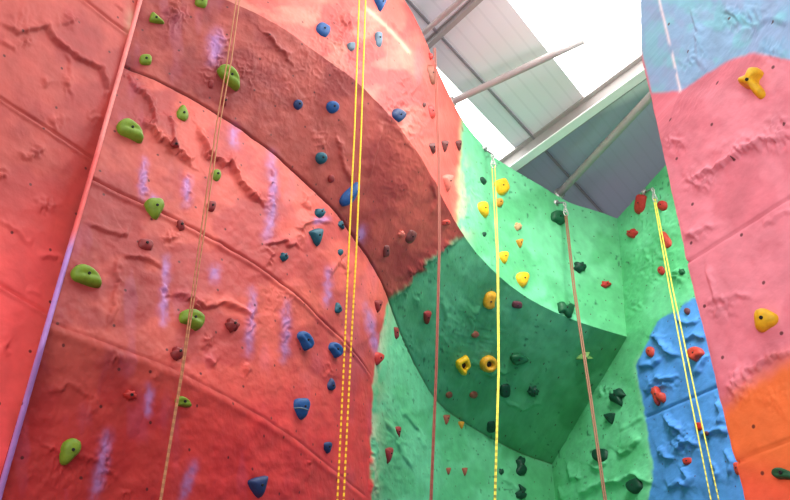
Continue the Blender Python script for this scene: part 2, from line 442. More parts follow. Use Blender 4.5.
LIP = [(233, 2.6), (255, 13), (286, 30), (320, 54.6), (356.5, 80.6), (390, 114.4), (419.4, 153.8), (435, 182.4), (453, 218.8), (471.4, 247.4), (500, 277.5), (526, 297), (540, 305), (565, 316.5), (579, 322), (604, 330), (627, 336.5)]
SEAM = [(130, 69), (160, 82), (190, 97.5), (228, 120), (241, 128.8), (273, 152.5), (304.4, 181), (335.6, 209.7), (360, 246), (376, 268.4), (388, 296), (398.6, 330), (419.4, 372.4), (435, 401), (456, 417.5), (495, 440.5), (526, 456), (552, 464)]
TOP = [(406.4, 0), (426, 39), (435, 65), (448, 91), (460, 118), (481.8, 143.4), (494, 158), (505, 164), (531, 180), (552, 192), (566, 202), (605, 213.5)]
SEAM2 = [(100, 182), (130, 197), (150, 205), (190, 226), (225, 245), (260, 266), (300, 296), (345, 340), (362, 360)]
SEAM3 = [(52, 323), (100, 340), (170, 366), (225, 395), (265, 418), (300, 441), (340, 474), (365, 496)]
HT, HL, H1, H2, H3 = 7.4, 5.5, 4.48, 3.28, 2.15
c_lip = plan_curve(LIP, HL, [(-23.5, 4.88)]); c_seam = plan_curve(SEAM, H1)
lipfill = [(a, float(c_lip(math.radians(a)))) for a in (-24, -18, -12, -6, -2, 0)]
c_top = plan_curve(TOP, HT, lipfill)
sfill = [(a, float(c_seam(math.radians(a)))) for a in (-1, 1, 3, 5, 7, 9, 10.5)]
c_s2 = plan_curve(SEAM2, H2, sfill); c_s3 = plan_curve(SEAM3, H3, sfill)
def c_low(a): return c_s3(a) + .50 * (1 - sstep(a, math.radians(-5), math.radians(-1.5)))
R = math.radians
rows = [  # height, curve, left azimuth, right azimuth, rows of faces to the next
    (HT, lambda a: c_top(a) + .4, R(-23.3), R(18.0), 2),
    (HT, c_top, R(-23.3), R(18.0), 170),
    (HL, c_lip, R(-23.4), R(17.9), 120),
    (H1, c_seam, R(-23.7), R(11.2), 120),
    (H2, c_s2, R(-24.3), R(11.2), 120),
    (H3, c_s3, R(-24.7), R(11.2), 120),
    (1.0, c_low, R(-25.4), R(11.2), 6),
    (-EYE, c_low, R(-26.0), R(11.2), 0)]
NC = 620
t = np.linspace(0, 1, NC)
Ps, marks = [], []
for k, (h, f, a0, a1, n) in enumerate(rows):
    a = a0 + (a1 - a0) * t; d = f(a)
    cur = np.stack([d * np.sin(a), d * np.cos(a), np.full(NC, EYE + h)], -1)
    if k:
        pn = rows[k - 1][4]
        for j in range(1, pn):
            w = j / pn; Ps.append(prev * (1 - w) + cur * w)
    marks.append(len(Ps)); Ps.append(cur); prev = cur
P = np.stack(Ps)
X, Y = project(P)
Nn = grid_normals(P)
H = center_relief(X, Y)
vis = sstep(Y, -160, -60) * (1 - sstep(Y, 560, 640))
H = H * vis[...]
ri = np.arange(P.shape[0])[:, None]
redside = 1 - sstep(X[marks[4]], 362, 374)
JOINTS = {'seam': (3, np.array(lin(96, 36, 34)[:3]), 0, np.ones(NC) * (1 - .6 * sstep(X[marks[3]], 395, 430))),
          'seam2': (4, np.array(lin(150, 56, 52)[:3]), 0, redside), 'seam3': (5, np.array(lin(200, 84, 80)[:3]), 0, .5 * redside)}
for mk, up, lo, wd in JOINTS.values():
    H = H - wd[None] * .014 * np.exp(-((ri - marks[mk]) / 1.3) ** 2)
    if mk > 3: H = H + wd[None] * .012 * np.exp(-((ri - marks[mk] - 4) / 2.2) ** 2)
Pd = P + Nn * H[..., None]
# open joint along the underside's foot, and soft rounded edges along the panel seams
wall_center = empty('wall_center', (0, 0, 0)); tag(wall_center, 'tall curved climbing wall painted red and green with an overhang', kind='structure')
names = [('top_edge', 0, 1, 'upper'), ('upper_face', 1, 2, 'upper'), ('overhang_underside', 2, 3, 'underside'), ('middle_panel', 3, 4, 'lower'),
         ('lower_panel', 4, 5, 'lower'), ('undercut_base', 5, 7, 'lower')]
for nm, i, j, sec in names:
    s = slice(marks[i], marks[j] + 1)
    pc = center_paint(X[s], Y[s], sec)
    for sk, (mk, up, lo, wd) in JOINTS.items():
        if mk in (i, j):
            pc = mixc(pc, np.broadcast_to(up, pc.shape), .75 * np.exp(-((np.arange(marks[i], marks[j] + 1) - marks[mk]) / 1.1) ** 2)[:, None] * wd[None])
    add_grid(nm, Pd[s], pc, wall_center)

# ---- left wall
E_pix = [(140, 0), (95, 160), (50, 315), (0, 490)]
eaz = np.array([az_el(*p)[0] for p in E_pix]); eel = np.array([az_el(*p)[1] for p in E_pix]); oo = np.argsort(eel)
DL = np.array([-.5, -.8]) / math.hypot(.5, .8)
zs = np.linspace(-EYE, 6.2, 420); zs = np.concatenate([[-EYE], np.linspace(1.2, 6.2, 420)])
sL = np.linspace(0, 3.2, 300) ** 1.0
PL = np.zeros((len(zs), len(sL), 3))
for i, z in enumerate(zs):
    el = z / 4.95; a = np.interp(el, eel[oo], eaz[oo]) if z > 1.2 else eaz[oo][0]
    d = 4.93
    e = np.array([d * math.sin(a), d * math.cos(a)])
    q = e[None] + sL[:, None] * DL[None]
    PL[i, :, :2] = q; PL[i, :, 2] = EYE + z
X, Y = project(PL); Nn = grid_normals(PL)
LED_L = [([(0, 25), (15, 33), (30, 31), (47, 28), (50, 38), (60, 47), (75, 57), (90, 66), (100, 70), (105, 85), (105, 105)], .03, 22, 2.5),
         ([(62, 53), (70, 63), (67, 85), (72, 100)], .012, 9, 2), ([(0, 43), (15, 52)], .014, 8, 2), ([(0, 222), (15, 230), (30, 248)], .012, 12, 3),
         ([(38, 258), (55, 257), (66, 264)], .018, 9, 2), ([(25, 290), (40, 297)], .010, 8, 2), ([(115, 3), (123, 12)], .012, 6, 2)]
CRU_L = [((68, 22), (12, 9), .024), ((45, 82), (6, 6), .018), ((28, 155), (10, 6), .02), ((38, 150), (6, 8), .02), ((45, 205), (12, 9), .02), ((2, 175), (8, 8), .018),
         ((55, 122), (14, 8), .016), ((3, 345), (8, 11), .02), ((20, 20), (26, 20), .006), ((25, 42), (8, 6), .02), ((95, 115), (9, 7), .014), ((66, 82), (5, 14), .012), ((130, 25), (5, 10), .018)]
H = .008 * (fbm(X / 40, Y / 40, 15, 3) - .5) + .006 * (fbm(X / 11, Y / 11, 19, 3) - .5)
for k, (p, h, w, r) in enumerate(LED_L): H = H + ledge(X, Y, p, h * .7, w, r, 220 + k)
for k, (c, r, h) in enumerate(CRU_L): H = H + crumple(X, Y, c, r, h, 5.5, 190 + k)
SE_L = [[(75, -8), (85, 0), (110, 20), (136, 39)], [(-220, -44), (-10, 92), (0, 98), (50, 130), (98, 162)], [(-220, 153), (-10, 279), (0, 285), (52, 316)]]
for sp in SE_L: H = H + groove(X, Y, sp, .018, 1.4) + .010 * np.roll(-groove(X, Y, [(a, b + 3) for a, b in sp], 1, 1.6), 0)
H *= sstep(Y, -160, -60) * (1 - sstep(Y, 560, 640))
PL = PL + Nn * H[..., None]
n = fbm(X / 38, Y / 38, 63, 4)
c = mixc(np.broadcast_to(RED, X.shape + (3,)), np.broadcast_to(SALMON, X.shape + (3,)), .6 * sstep(n, .42, .62))
c = c * .87
c = mixc(c, np.broadcast_to(np.array(lin(255, 96, 92)[:3]), c.shape), .9 * sstep(Y, 150, 330))  # paint brightened downwards in place of light on the lower wall
c = mixc(c, np.broadcast_to(PALE, c.shape), .5 * np.exp(-(((X - 131) / 5) ** 2 + ((Y - 24) / 14) ** 2)))
wl = add_grid('wall_left', PL, c); tag(wl, 'flat red panelled climbing wall at the left edge', kind='structure')

# lilac painted corner batten between left wall and curved wall
zb = np.concatenate([[-EYE], np.linspace(1.0, 6.2, 160)])
V, Cc = [], []
PB = np.zeros((len(zb), 5, 3))
for i, z in enumerate(zb):
    a = np.interp(z / 4.95, eel[oo], eaz[oo]) if z > 1.2 else eaz[oo][0]
    w = .0038
    dE = np.interp(z, [-EYE, 1.0, H3, H2, H1, HL], [float(f_(a_)) for _, f_, a_, _, _ in rows[7:1:-1]])
    dE = min(4.93, dE)
    for k, (da, dd) in enumerate([(-w * .7, .12), (-w * .7, -.03), (.1 * w, -.045), (w, -.03), (w, .12)]):
        PB[i, k] = ((dE + dd) * math.sin(a + da), (dE + dd) * math.cos(a + da), EYE + z * dE / 4.95)
X, Y = project(PB)
c = mixc(np.broadcast_to(np.array(lin(228, 130, 124)[:3]), X.shape + (3,)), np.broadcast_to(np.array(lin(166, 122, 190)[:3]), X.shape + (3,)), sstep(Y + 30 * (vnoise(X / 8, Y / 14, 3) - .5), 215, 265))
c = mixc(c, np.broadcast_to(np.array(lin(214, 78, 76)[:3]), c.shape), .8 * sstep(Y, 130, 160) * (1 - sstep(Y, 225, 250)))
tb = add_grid('trim_1', PB, c, bvh=False); tag(tb, 'painted corner batten, pink above and lilac below', kind='structure')

# ---- right return wall (green with a blue patch)
la = az_el(627, 336.5); pC = np.array([float(c_lip(la[0])) * math.sin(la[0]), float(c_lip(la[0])) * math.cos(la[0])])
sa = az_el(552, 464); pA = np.array([float(c_seam(sa[0])) * math.sin(sa[0]), float(c_seam(sa[0])) * math.cos(sa[0])])
dv = (pC - pA) / np.linalg.norm(pC - pA)
sR = np.linspace(-.3, 6.6, 330); zR = np.concatenate([[-EYE, 1.5], np.linspace(2.4, 7.4, 330)])
PR = np.zeros((len(zR), len(sR), 3))
q = pA[None] + sR[:, None] * dv[None]
PR[:, :, :2] = q[None]; PR[:, :, 2] = EYE + zR[:, None]
X, Y = project(PR); Nn = grid_normals(PR)
LED_R = [([(615, 451), (623, 456), (632, 448), (642, 438)], .035, 9, 2), ([(566, 464), (571, 479), (582, 478)], .025, 9, 2), ([(579, 497), (605, 484), (621, 484), (636, 475), (652, 484)], .045, 10, 2),
         ([(590, 466), (600, 470), (610, 462)], .03, 7, 2), ([(556, 488), (562, 500)], .02, 8, 2), ([(620, 432), (632, 425), (644, 418)], .012, 8, 1),
         ([(648, 395), (654, 386), (662, 380), (678, 379)], .04, 7, 3), ([(664, 417), (672, 427), (684, 433)], .04, 7, 3), ([(680, 452), (688, 443), (699, 448)], .04, 7, 3),
         ([(658, 449), (665, 458), (676, 461)], .04, 7, 3), ([(704, 438), (716, 432), (728, 433)], .035, 7, 3), ([(653, 337), (661, 340), (665, 352), (678, 357)], .045, 7, 3),
         ([(640, 367), (654, 366), (664, 358)], .035, 7, 2), ([(686, 341), (696, 337), (706, 340)], .03, 7, 2), ([(698, 378), (704, 366), (710, 356)], .03, 8, 2),
         ([(680, 468), (689, 478), (684, 488)], .035, 7, 3), ([(668, 490), (680, 484), (692, 488)], .035, 7, 3), ([(708, 462), (716, 470), (712, 482)], .03, 7, 3),
         ([(716, 400), (722, 412), (718, 424)], .03, 7, 3), ([(676, 320), (690, 326), (700, 322)], .025, 7, 2), ([(724, 452), (732, 462), (728, 476)], .03, 7, 2)]
CRU_R = [((678, 275), (8, 8), .06), ((650, 215), (26, 24), .022), ((655, 262), (24, 26), .022), ((636, 304), (7, 7), .03), ((604, 392), (9, 6), .04), ((684, 444), (16, 14), .04),
         ((676, 428), (10, 8), .04), ((620, 305), (16, 30), .012), ((665, 384), (12, 7), .04), ((662, 346), (10, 10), .03)]
H = .016 * (fbm(X / 30, Y / 30, 115, 3) - .5) + .014 * (fbm(X / 9, Y / 9, 119, 3) - .5)
for k, (p, h, w, r) in enumerate(LED_R): H = H + ledge(X, Y, p, h * 1.3, w, r, 320 + k)
for k, (c, r, h) in enumerate(CRU_R): H = H + crumple(X, Y, c, r, h, 4.5, 290 + k)
for sp in ([(646, 417), (686, 400), (730, 381)],): H = H + groove(X, Y, sp, .03, 1.3)
PR = PR + Nn * H[..., None]
gp = green_paint(X, Y) * 1.22
jit = 8 * (fbm(X / 8, Y / 8, 53, 3) - .5)
xb = np.interp(Y, [312, 322, 338, 350, 364, 372, 409, 466, 484, 500, 560], [672, 656, 650, 644, 636, 637, 644, 653, 652, 648, 644])
tB = sstep(X - xb + jit * .5, -1.5, 1.5)
yt = np.interp(X, [640, 654, 665, 678, 684, 696, 720], [330, 321, 317, 312, 303, 297, 285])
tB = tB * sstep(Y - yt + jit, -2.5, 2.5)
c = mixc(gp, np.broadcast_to(BLUE, gp.shape), tB)
c = mixc(c, np.broadcast_to(np.array(lin(150, 214, 170)[:3]), c.shape), .5 * np.exp(-((X - xb) / 3) ** 2) * (1 - tB) * (Y > 350))
wr = add_grid('wall_right', PR, c); tag(wr, 'green side climbing wall with a bright blue patch', kind='structure')

# ---- near right pillar wall, pink
e_pix = [(640, -60), (640.5, 0), (642, 60), (651, 97), (687, 262), (745, 500), (760, 560)]
r_pix = [(648, -60), (659, 0), (670, 45), (680, 90), (668, 122), (662, 140), (689, 262), (747, 500), (762, 560)]
def line_az(pix):
    a = np.array([az_el(*p) for p in pix]); o = np.argsort(a[:, 1]); return a[o, 1], a[o, 0]
e_el, e_az = line_az(e_pix); r_el, r_az = line_az(r_pix)
a0 = az_el(687, 262)[0]; pE = 4.3 * np.array([math.sin(a0), math.cos(a0)]); dP = np.array([.475, -.88]); dP /= np.linalg.norm(dP)
nP = np.array([-dP[1], dP[0]])
def plane_d(a): return (pE @ nP) / (math.sin(a) * nP[0] + math.cos(a) * nP[1])
zP = np.concatenate([[-EYE, .6], np.linspace(1.1, 6.0, 420)])
NF, NM = 22, 330
PP = np.zeros((len(zP), NF + NM + 6, 3))
for i, z in enumerate(zP):
    a = a0; d = 4.3
    for _ in range(6):
        a = float(np.interp(z / d, r_el, r_az)); d = plane_d(a)
    ridge = d * np.array([math.sin(a), math.cos(a)])
    ae, de = a, d
    for _ in range(6):
        ae = float(np.interp(z / de, e_el, e_az)); wdt = abs(a - ae); de = d + wdt * 4.6
    edge = de * np.array([math.sin(ae), math.cos(ae)])
    out = np.array([edge[0] + .85, edge[1] + 1.0])
    pts = [edge + (out - edge) * w for w in np.linspace(1, 0, 6, endpoint=False)]
    pts += [edge + (ridge - edge) * w for w in np.linspace(0, 1, NF, endpoint=False)]
    pts += [ridge + dP * s for s in np.linspace(0, 2.1, NM)]
    PP[i, :, :2] = pts; PP[i, :, 2] = EYE + z
X, Y = project(PP); Nn = grid_normals(PP)
LED_P = [([(689, 186), (700, 178), (713, 173), (734, 157), (754, 146), (772, 141), (795, 137)], .026, 12, 5), ([(686, 240), (702, 231), (716, 227)], .016, 7, 3),
         ([(706, 267), (711, 285), (715, 303)], .012, 8, 2), ([(715, 303), (738, 297), (752, 300)], .012, 8, 2), ([(729, 394), (736, 384), (744, 376), (766, 364), (795, 350)], .018, 10, 5),
         ([(724, 12), (736, 16), (741, 23)], .012, 9, 3), ([(755, 30), (770, 20), (790, 24)], .010, 9, 3), ([(690, 10), (698, 30), (694, 48)], .010, 9, 3), ([(780, 118), (786, 128), (792, 126)], .012, 7, 3),
         ([(764, 228), (775, 220), (792, 212)], .010, 12, 2)]
CRU_P = [((677, 143), (11, 9), .020), ((700, 182), (14, 9), .026), ((765, 145), (30, 8), .022), ((720, 306), (14, 8), .022), ((740, 386), (12, 16), .026), ((721, 315), (14, 6), .016),
         ((697, 235), (10, 5), .018), ((780, 130), (16, 16), .016), ((745, 20), (24, 20), .012), ((695, 60), (16, 20), .010), ((770, 50), (16, 14), .012), ((688, 105), (16, 10), .006), ((776, 400), (20, 20), .006)]
H = .008 * (fbm(X / 40, Y / 40, 215, 3) - .5) + .006 * (fbm(X / 11, Y / 11, 219, 3) - .5)
for k, (p, h, w, r) in enumerate(LED_P): H = H + ledge(X, Y, p, h, w, r, 420 + k)
for k, (c, r, h) in enumerate(CRU_P): H = H + crumple(X, Y, c, r, h, 5.5, 390 + k)
for sp in ([(684, 264), (740, 229), (795, 195), (1000, 68)], [(736, 462), (764, 450), (795, 438), (1000, 356)]): H = H + groove(X, Y, sp, .014, 1.4)
H[:, :6] = 0
H *= sstep(Y, -140, -60) * (1 - sstep(Y, 560, 640))
PP = PP + Nn * H[..., None]
pk = np.broadcast_to(PINK, X.shape + (3,))
c = mixc(pk, np.broadcast_to(np.array(lin(234, 142, 156)[:3]), X.shape + (3,)), sstep(fbm(X / 35, Y / 35, 73, 4), .42, .62))
jit = 10 * (fbm(X / 14, Y / 14, 83, 3) - .5)
yo = np.interp(X, [700, 720, 740, 760, 795], [420, 408, 388, 368, 350])
c = mixc(c, np.broadcast_to(ORANGE, c.shape), sstep(Y - yo + 1.5 * jit, -14, 22))
c = mixc(c, np.broadcast_to(np.array(lin(236, 92, 66)[:3]), c.shape), .8 * sstep(Y + 0.2 * (790 - X), 450, 500))
ys = np.interp(X, [640, 652, 680, 700, 720, 740, 755, 775, 800], [97, 93, 91, 78, 65, 56, 53, 58, 60])
tS = 1 - sstep(Y - ys + jit * .4, -1.6, 1.6)
tS *= sstep(X - np.interp(Y, [0, 55, 75, 97], [630, 640, 645, 650]), 1, 4)
sk = mixc(np.broadcast_to(SKYBLUE, c.shape), np.broadcast_to(np.array(lin(132, 200, 218)[:3]), c.shape), sstep(fbm(X / 20, Y / 20, 93, 4), .45, .65))
sk = mixc(sk, np.broadcast_to(np.array(lin(150, 172, 212)[:3]), c.shape), .45 * sstep(fbm(X / 16, Y / 16, 95, 4), .5, .65))
c = mixc(c, sk, tS)
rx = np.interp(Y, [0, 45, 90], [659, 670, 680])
c = mixc(c, np.broadcast_to(np.array(lin(245, 238, 240)[:3]), c.shape), .85 * np.exp(-((X - rx) / 1.4) ** 2) * (Y < 92) * sstep(fbm(X / 9, Y / 12, 97, 3), .22, .36))  # lit edge of the facet painted along its ridge
wp = add_grid('wall_front_right', PP, c); tag(wp, 'pink pillar of climbing wall, sky blue above and orange below', kind='structure')

# ------------------------------------------------------------------ floor
mesh_obj('floor', [(-7, -6, 0), (9, -6, 0), (9, 17, 0), (-7, 17, 0)], [(0, 1, 2, 3)], M['floor'], None, False)['kind'] = 'structure'

# ------------------------------------------------------------------ roof: sheets with strips left open for the skylights
HR = 8.0
d2 = np.array([math.sin(R(36)), math.cos(R(36))]); pv = np.array([d2[1], -d2[0]])
def rp(a, b, z): return (a * HR * d2[0] + b * HR * pv[0], a * HR * d2[1] + b * HR * pv[1], EYE + z)
def slab(a0, a1, b0, b1, z0, z1):
    v = [rp(a, b, z) for z in (z0, z1) for a, b in ((a0, b0), (a1, b0), (a1, b1), (a0, b1))]
    return v, [(0, 1, 2, 3), (7, 6, 5, 4), (0, 4, 5, 1), (1, 5, 6, 2), (2, 6, 7, 3), (3, 7, 4, 0)]
A0, A1, B0, B1 = -1.1, 2.1, -1.35, 1.1
S1 = (-.1, 1.150, -.66, -.5455); S2 = (-.1, 1.085, -.3815, -.10)
sheets = [slab(A0, S1[0], B0, B1, HR, HR + .08), slab(S1[0], A1, B0, S1[2], HR, HR + .08), slab(S1[1], A1, S1[2], S1[3], HR, HR + .08),
          slab(S1[0], A1, S1[3], S2[2], HR, HR + .08), slab(S2[1], A1, S2[2], S2[3], HR, HR + .08), slab(S1[0], A1, S2[3], B1, HR, HR + .08)]
v, f = join(sheets); ce = mesh_obj('ceiling', v, f, M['roof'], None, False); tag(ce, 'grey ribbed roof sheeting', kind='structure')
for k, s in enumerate((S1, S2)):
    v, f = slab(s[0], s[1], s[2], s[3], HR + .01, HR + .05)
    w = mesh_obj('window_%d' % (k + 1), v, f, M['pane'], None, False); tag(w, ['narrow bright skylight strip along the wall top', 'wide bright skylight beside the pink pillar'][k], kind='structure')
v, f = slab(.2, 2.0, -.5040, -.5000, HR - .03, HR); tag(mesh_obj('trim_2', v, f, M['seam'], None, False), 'dark purlin strip along the roof sheeting', kind='structure')

# ------------------------------------------------------------------ roof beams
def roofpt(px, py, h): return at_height(px, py, h)
def tube_beam(p0, p1, h0, h1, r, label, ext0=.5, ext1=1.2):
    a, b = roofpt(*p0, h0), roofpt(*p1, h1); t = (b - a).normalized()
    a2, b2 = a - t * ext0, b + t * ext1
    o = empty('roof_beam', a2); tag(o, label, 'beam', 'round grey tubes under the roof', 'thing')
    n = 6; pts = [a2.lerp(b2, i / n) - a2 for i in range(n + 1)]
    v, f = tube_data(pts, r, 16); mesh_obj('tube', v, f, M['beam'], o)
    v, f = tube_data([t * .46, t * .50], r * 1.5, 16); mesh_obj('end_flange', v, f, M['steel'], o)
    for w in (.97,):       # hanger up to the sheeting
        p = a2.lerp(b2, w)
        v, f = box_data(p - a2 + Vector((0, 0, r * .6)), Vector((p.x, p.y, EYE + HR)) - a2, (1, 0, 0), .02, .012)
        mesh_obj('hanger', v, f, M['steel'], o, False)
    return o
tube_beam((454, 101), (582, 41), 7.62, 7.62, .046, 'round grey roof tube above the red wall top, ending in the skylight', .5, .02)
tube_beam((560, 193), (648, 99), 7.62, 7.62, .058, 'round grey roof tube above the far green wall, lowest of the tubes')
tube_beam((420, 36), (468, -6), 7.62, 7.62, .034, 'round grey roof tube at the top of the picture, near the red wall')
# steel rafter of I section, brightness painted on underneath
a, b = roofpt(511, 163, 7.865), roofpt(640, 69, 7.865); t = (b - a).normalized(); a2, b2 = a - t * .6, b + t * 1.4
o = empty('roof_rafter', a2); tag(o, 'wide steel roof rafter with bright underside', 'beam', None, 'thing')
up = Vector((0, 0, 1))
v, f = box_data(Vector(), b2 - a2, up, .022, .24); mesh_obj('web', v, f, M['beam'], o, False)
for dz, mt in ((-.12, 'beam_bright'), (.12, 'beam')):
    v, f = box_data(up * dz, b2 - a2 + up * dz, up, .15, .02); mesh_obj('flange', v, f, M[mt], o, False)
side = t.cross(up).normalized()
v, f = tube_data([(b2 - a2) * (i / 4) - side * .20 + up * .06 for i in range(5)], .055, 14)
oo2 = empty('roof_conduit', a2); tag(oo2, 'grey pipe running alongside the wide roof rafter', 'pipe', None, 'thing'); mesh_obj('pipe', v, f, M['beam'], oo2)
for w in (.95,):
    p = (b2 - a2) * w - side * .20 + up * .06
    v, f = box_data(p, Vector((p.x, p.y, HR + EYE - a2.z - .004)), side, .03, .012); mesh_obj('hanger', v, f, M['steel'], oo2, False)
a, b = roofpt(428, 44, 7.94), roofpt(478, -2, 7.94); t = (b - a).normalized(); a2, b2 = a - t * .5, b + t * 1.0
o = empty('roof_rafter', a2); tag(o, 'small steel roof rafter at the top of the picture beside a tube', 'beam', None, 'thing')
v, f = box_data(Vector(), b2 - a2, up, .018, .10); mesh_obj('web', v, f, M['beam'], o, False)
for dz in (-.05, .05):
    v, f = box_data(up * dz, b2 - a2 + up * dz, up, .07, .018); mesh_obj('flange', v, f, M['beam'], o, False)

# ------------------------------------------------------------------ ray test against the walls
ORG = Vector((0, 0, EYE))
def hit(px, py):
    d = Vector(ray(px, py)).normalized(); best = None
    for b in BVHS:
        loc, n, i, dist = b.ray_cast(ORG, d)
        if loc is not None and (best is None or dist < best[2]): best = (loc, n if n.dot(d) < 0 else -n, dist)
    return best
def smooth_normal(px, py, r=5):
    ns = Vector(); c = hit(px, py)
    for dx, dy in ((0, 0), (r, 0), (-r, 0), (0, r), (0, -r)):
        h = hit(px + dx, py + dy)
        if h and abs(h[2] - c[2]) < .5: ns += h[1]
    return c[0], ns.normalized(), c[2]

# ------------------------------------------------------------------ climbing holds
OUT = {
 'round': [(math.cos(a) * .5, math.sin(a) * .5) for a in np.linspace(0, 2 * math.pi, 10, endpoint=False)],
 'donut': [(math.cos(a) * .5, math.sin(a) * .5) for a in np.linspace(0, 2 * math.pi, 12, endpoint=False)],
 'bean': [(.5, -.08), (.42, .26), (.16, .46), (-.2, .5), (-.45, .3), (-.5, -.05), (-.38, -.36), (-.1, -.34), (.18, -.4), (.42, -.38)],
 'horn': [(.5, -.42), (.44, -.1), (.24, .22), (-.02, .44), (-.3, .5), (-.48, .3), (-.5, -.02), (-.36, -.26), (-.1, -.34), (.2, -.44)],
 'tear': [(.18, -.46), (.34, -.2), (.5, .14), (.4, .42), (.1, .5), (-.25, .48), (-.48, .28), (-.46, 0), (-.3, -.26), (-.08, -.48)],
 'wedge': [(.04, -.5), (.2, -.3), (.46, .24), (.48, .42), (.2, .5), (-.2, .48), (-.46, .4), (-.44, .18), (-.2, -.26)],
 'block': [(.42, -.34), (.5, .1), (.4, .42), (.05, .5), (-.36, .44), (-.5, .12), (-.44, -.34), (-.12, -.5), (.2, -.46)],
 'pocket': [(.3, -.22), (.5, .0), (.48, .36), (.3, .5), (-.1, .4), (-.46, .3), (-.5, 0), (-.34, -.24), (-.2, -.5), (.02, -.5), (.1, -.3)],
 'slab': [(.5, -.3), (.5, .28), (.3, .5), (-.3, .5), (-.5, .3), (-.5, -.25), (-.3, -.5), (.3, -.48)],
 'rock': [(.4, -.3), (.5, .06), (.28, .2), (.3, .48), (0, .36), (-.28, .5), (-.36, .18), (-.5, .02), (-.34, -.32), (-.02, -.5), (.18, -.34)],
 'arch': [(.22, -.5), (.5, -.06), (.42, .1), (.16, .0), (-.02, .42), (-.22, .5), (-.46, .3), (-.5, -.1), (-.34, -.42), (-.2, -.48), (-.02, -.3)],
 'boomerang': [(.16, .5), (.44, .46), (.5, .28), (.2, .08), (.36, -.22), (.4, -.44), (.2, -.52), (.0, -.4), (-.1, -.12), (-.48, .1), (-.5, .28), (-.1, .3)],
 'star': [(.5, -.32), (.22, .02), (.34, .26), (.06, .3), (.02, .5), (-.12, .28), (-.34, .1), (-.5, -.22), (-.2, -.2), (.1, -.12)],
 'double': [(.4, -.5), (.5, -.22), (.22, .02), (.42, .26), (.3, .5), (-.14, .5), (-.4, .34), (-.28, .06), (-.5, -.16), (-.44, -.42), (-.1, -.5)],
}
def closed_spline(pts, n):
    m = len(pts); out = []
    for k in range(n):
        s = k / n * m; i = int(s); f = s - i
        p0, p1, p2, p3 = (np.array(pts[(i + j) % m]) for j in (-1, 0, 1, 2))
        out.append(.5 * (2 * p1 + (p2 - p0) * f + (2 * p0 - 5 * p1 + 4 * p2 - p3) * f * f + (3 * p1 - p0 - 3 * p2 + p3) * f ** 3))
    return np.array(out)
PROF = {'dome': [(1, -.10), (1.0, .15), (.97, .42), (.86, .68), (.68, .87), (.42, .97), (.18, 1.0)],
        'flat': [(1, -.10), (1.0, .35), (.95, .66), (.82, .9), (.6, 1.0), (.35, 1.02), (.16, 1.0)],
        'peak': [(1, -.10), (.98, .1), (.86, .34), (.68, .58), (.46, .80), (.26, .95), (.1, 1.0)],
        'ring': [(1, -.10), (1.02, .3), (.97, .62), (.84, .88), (.66, 1.0), (.46, .96), (.36, .66), (.3, .45)]}
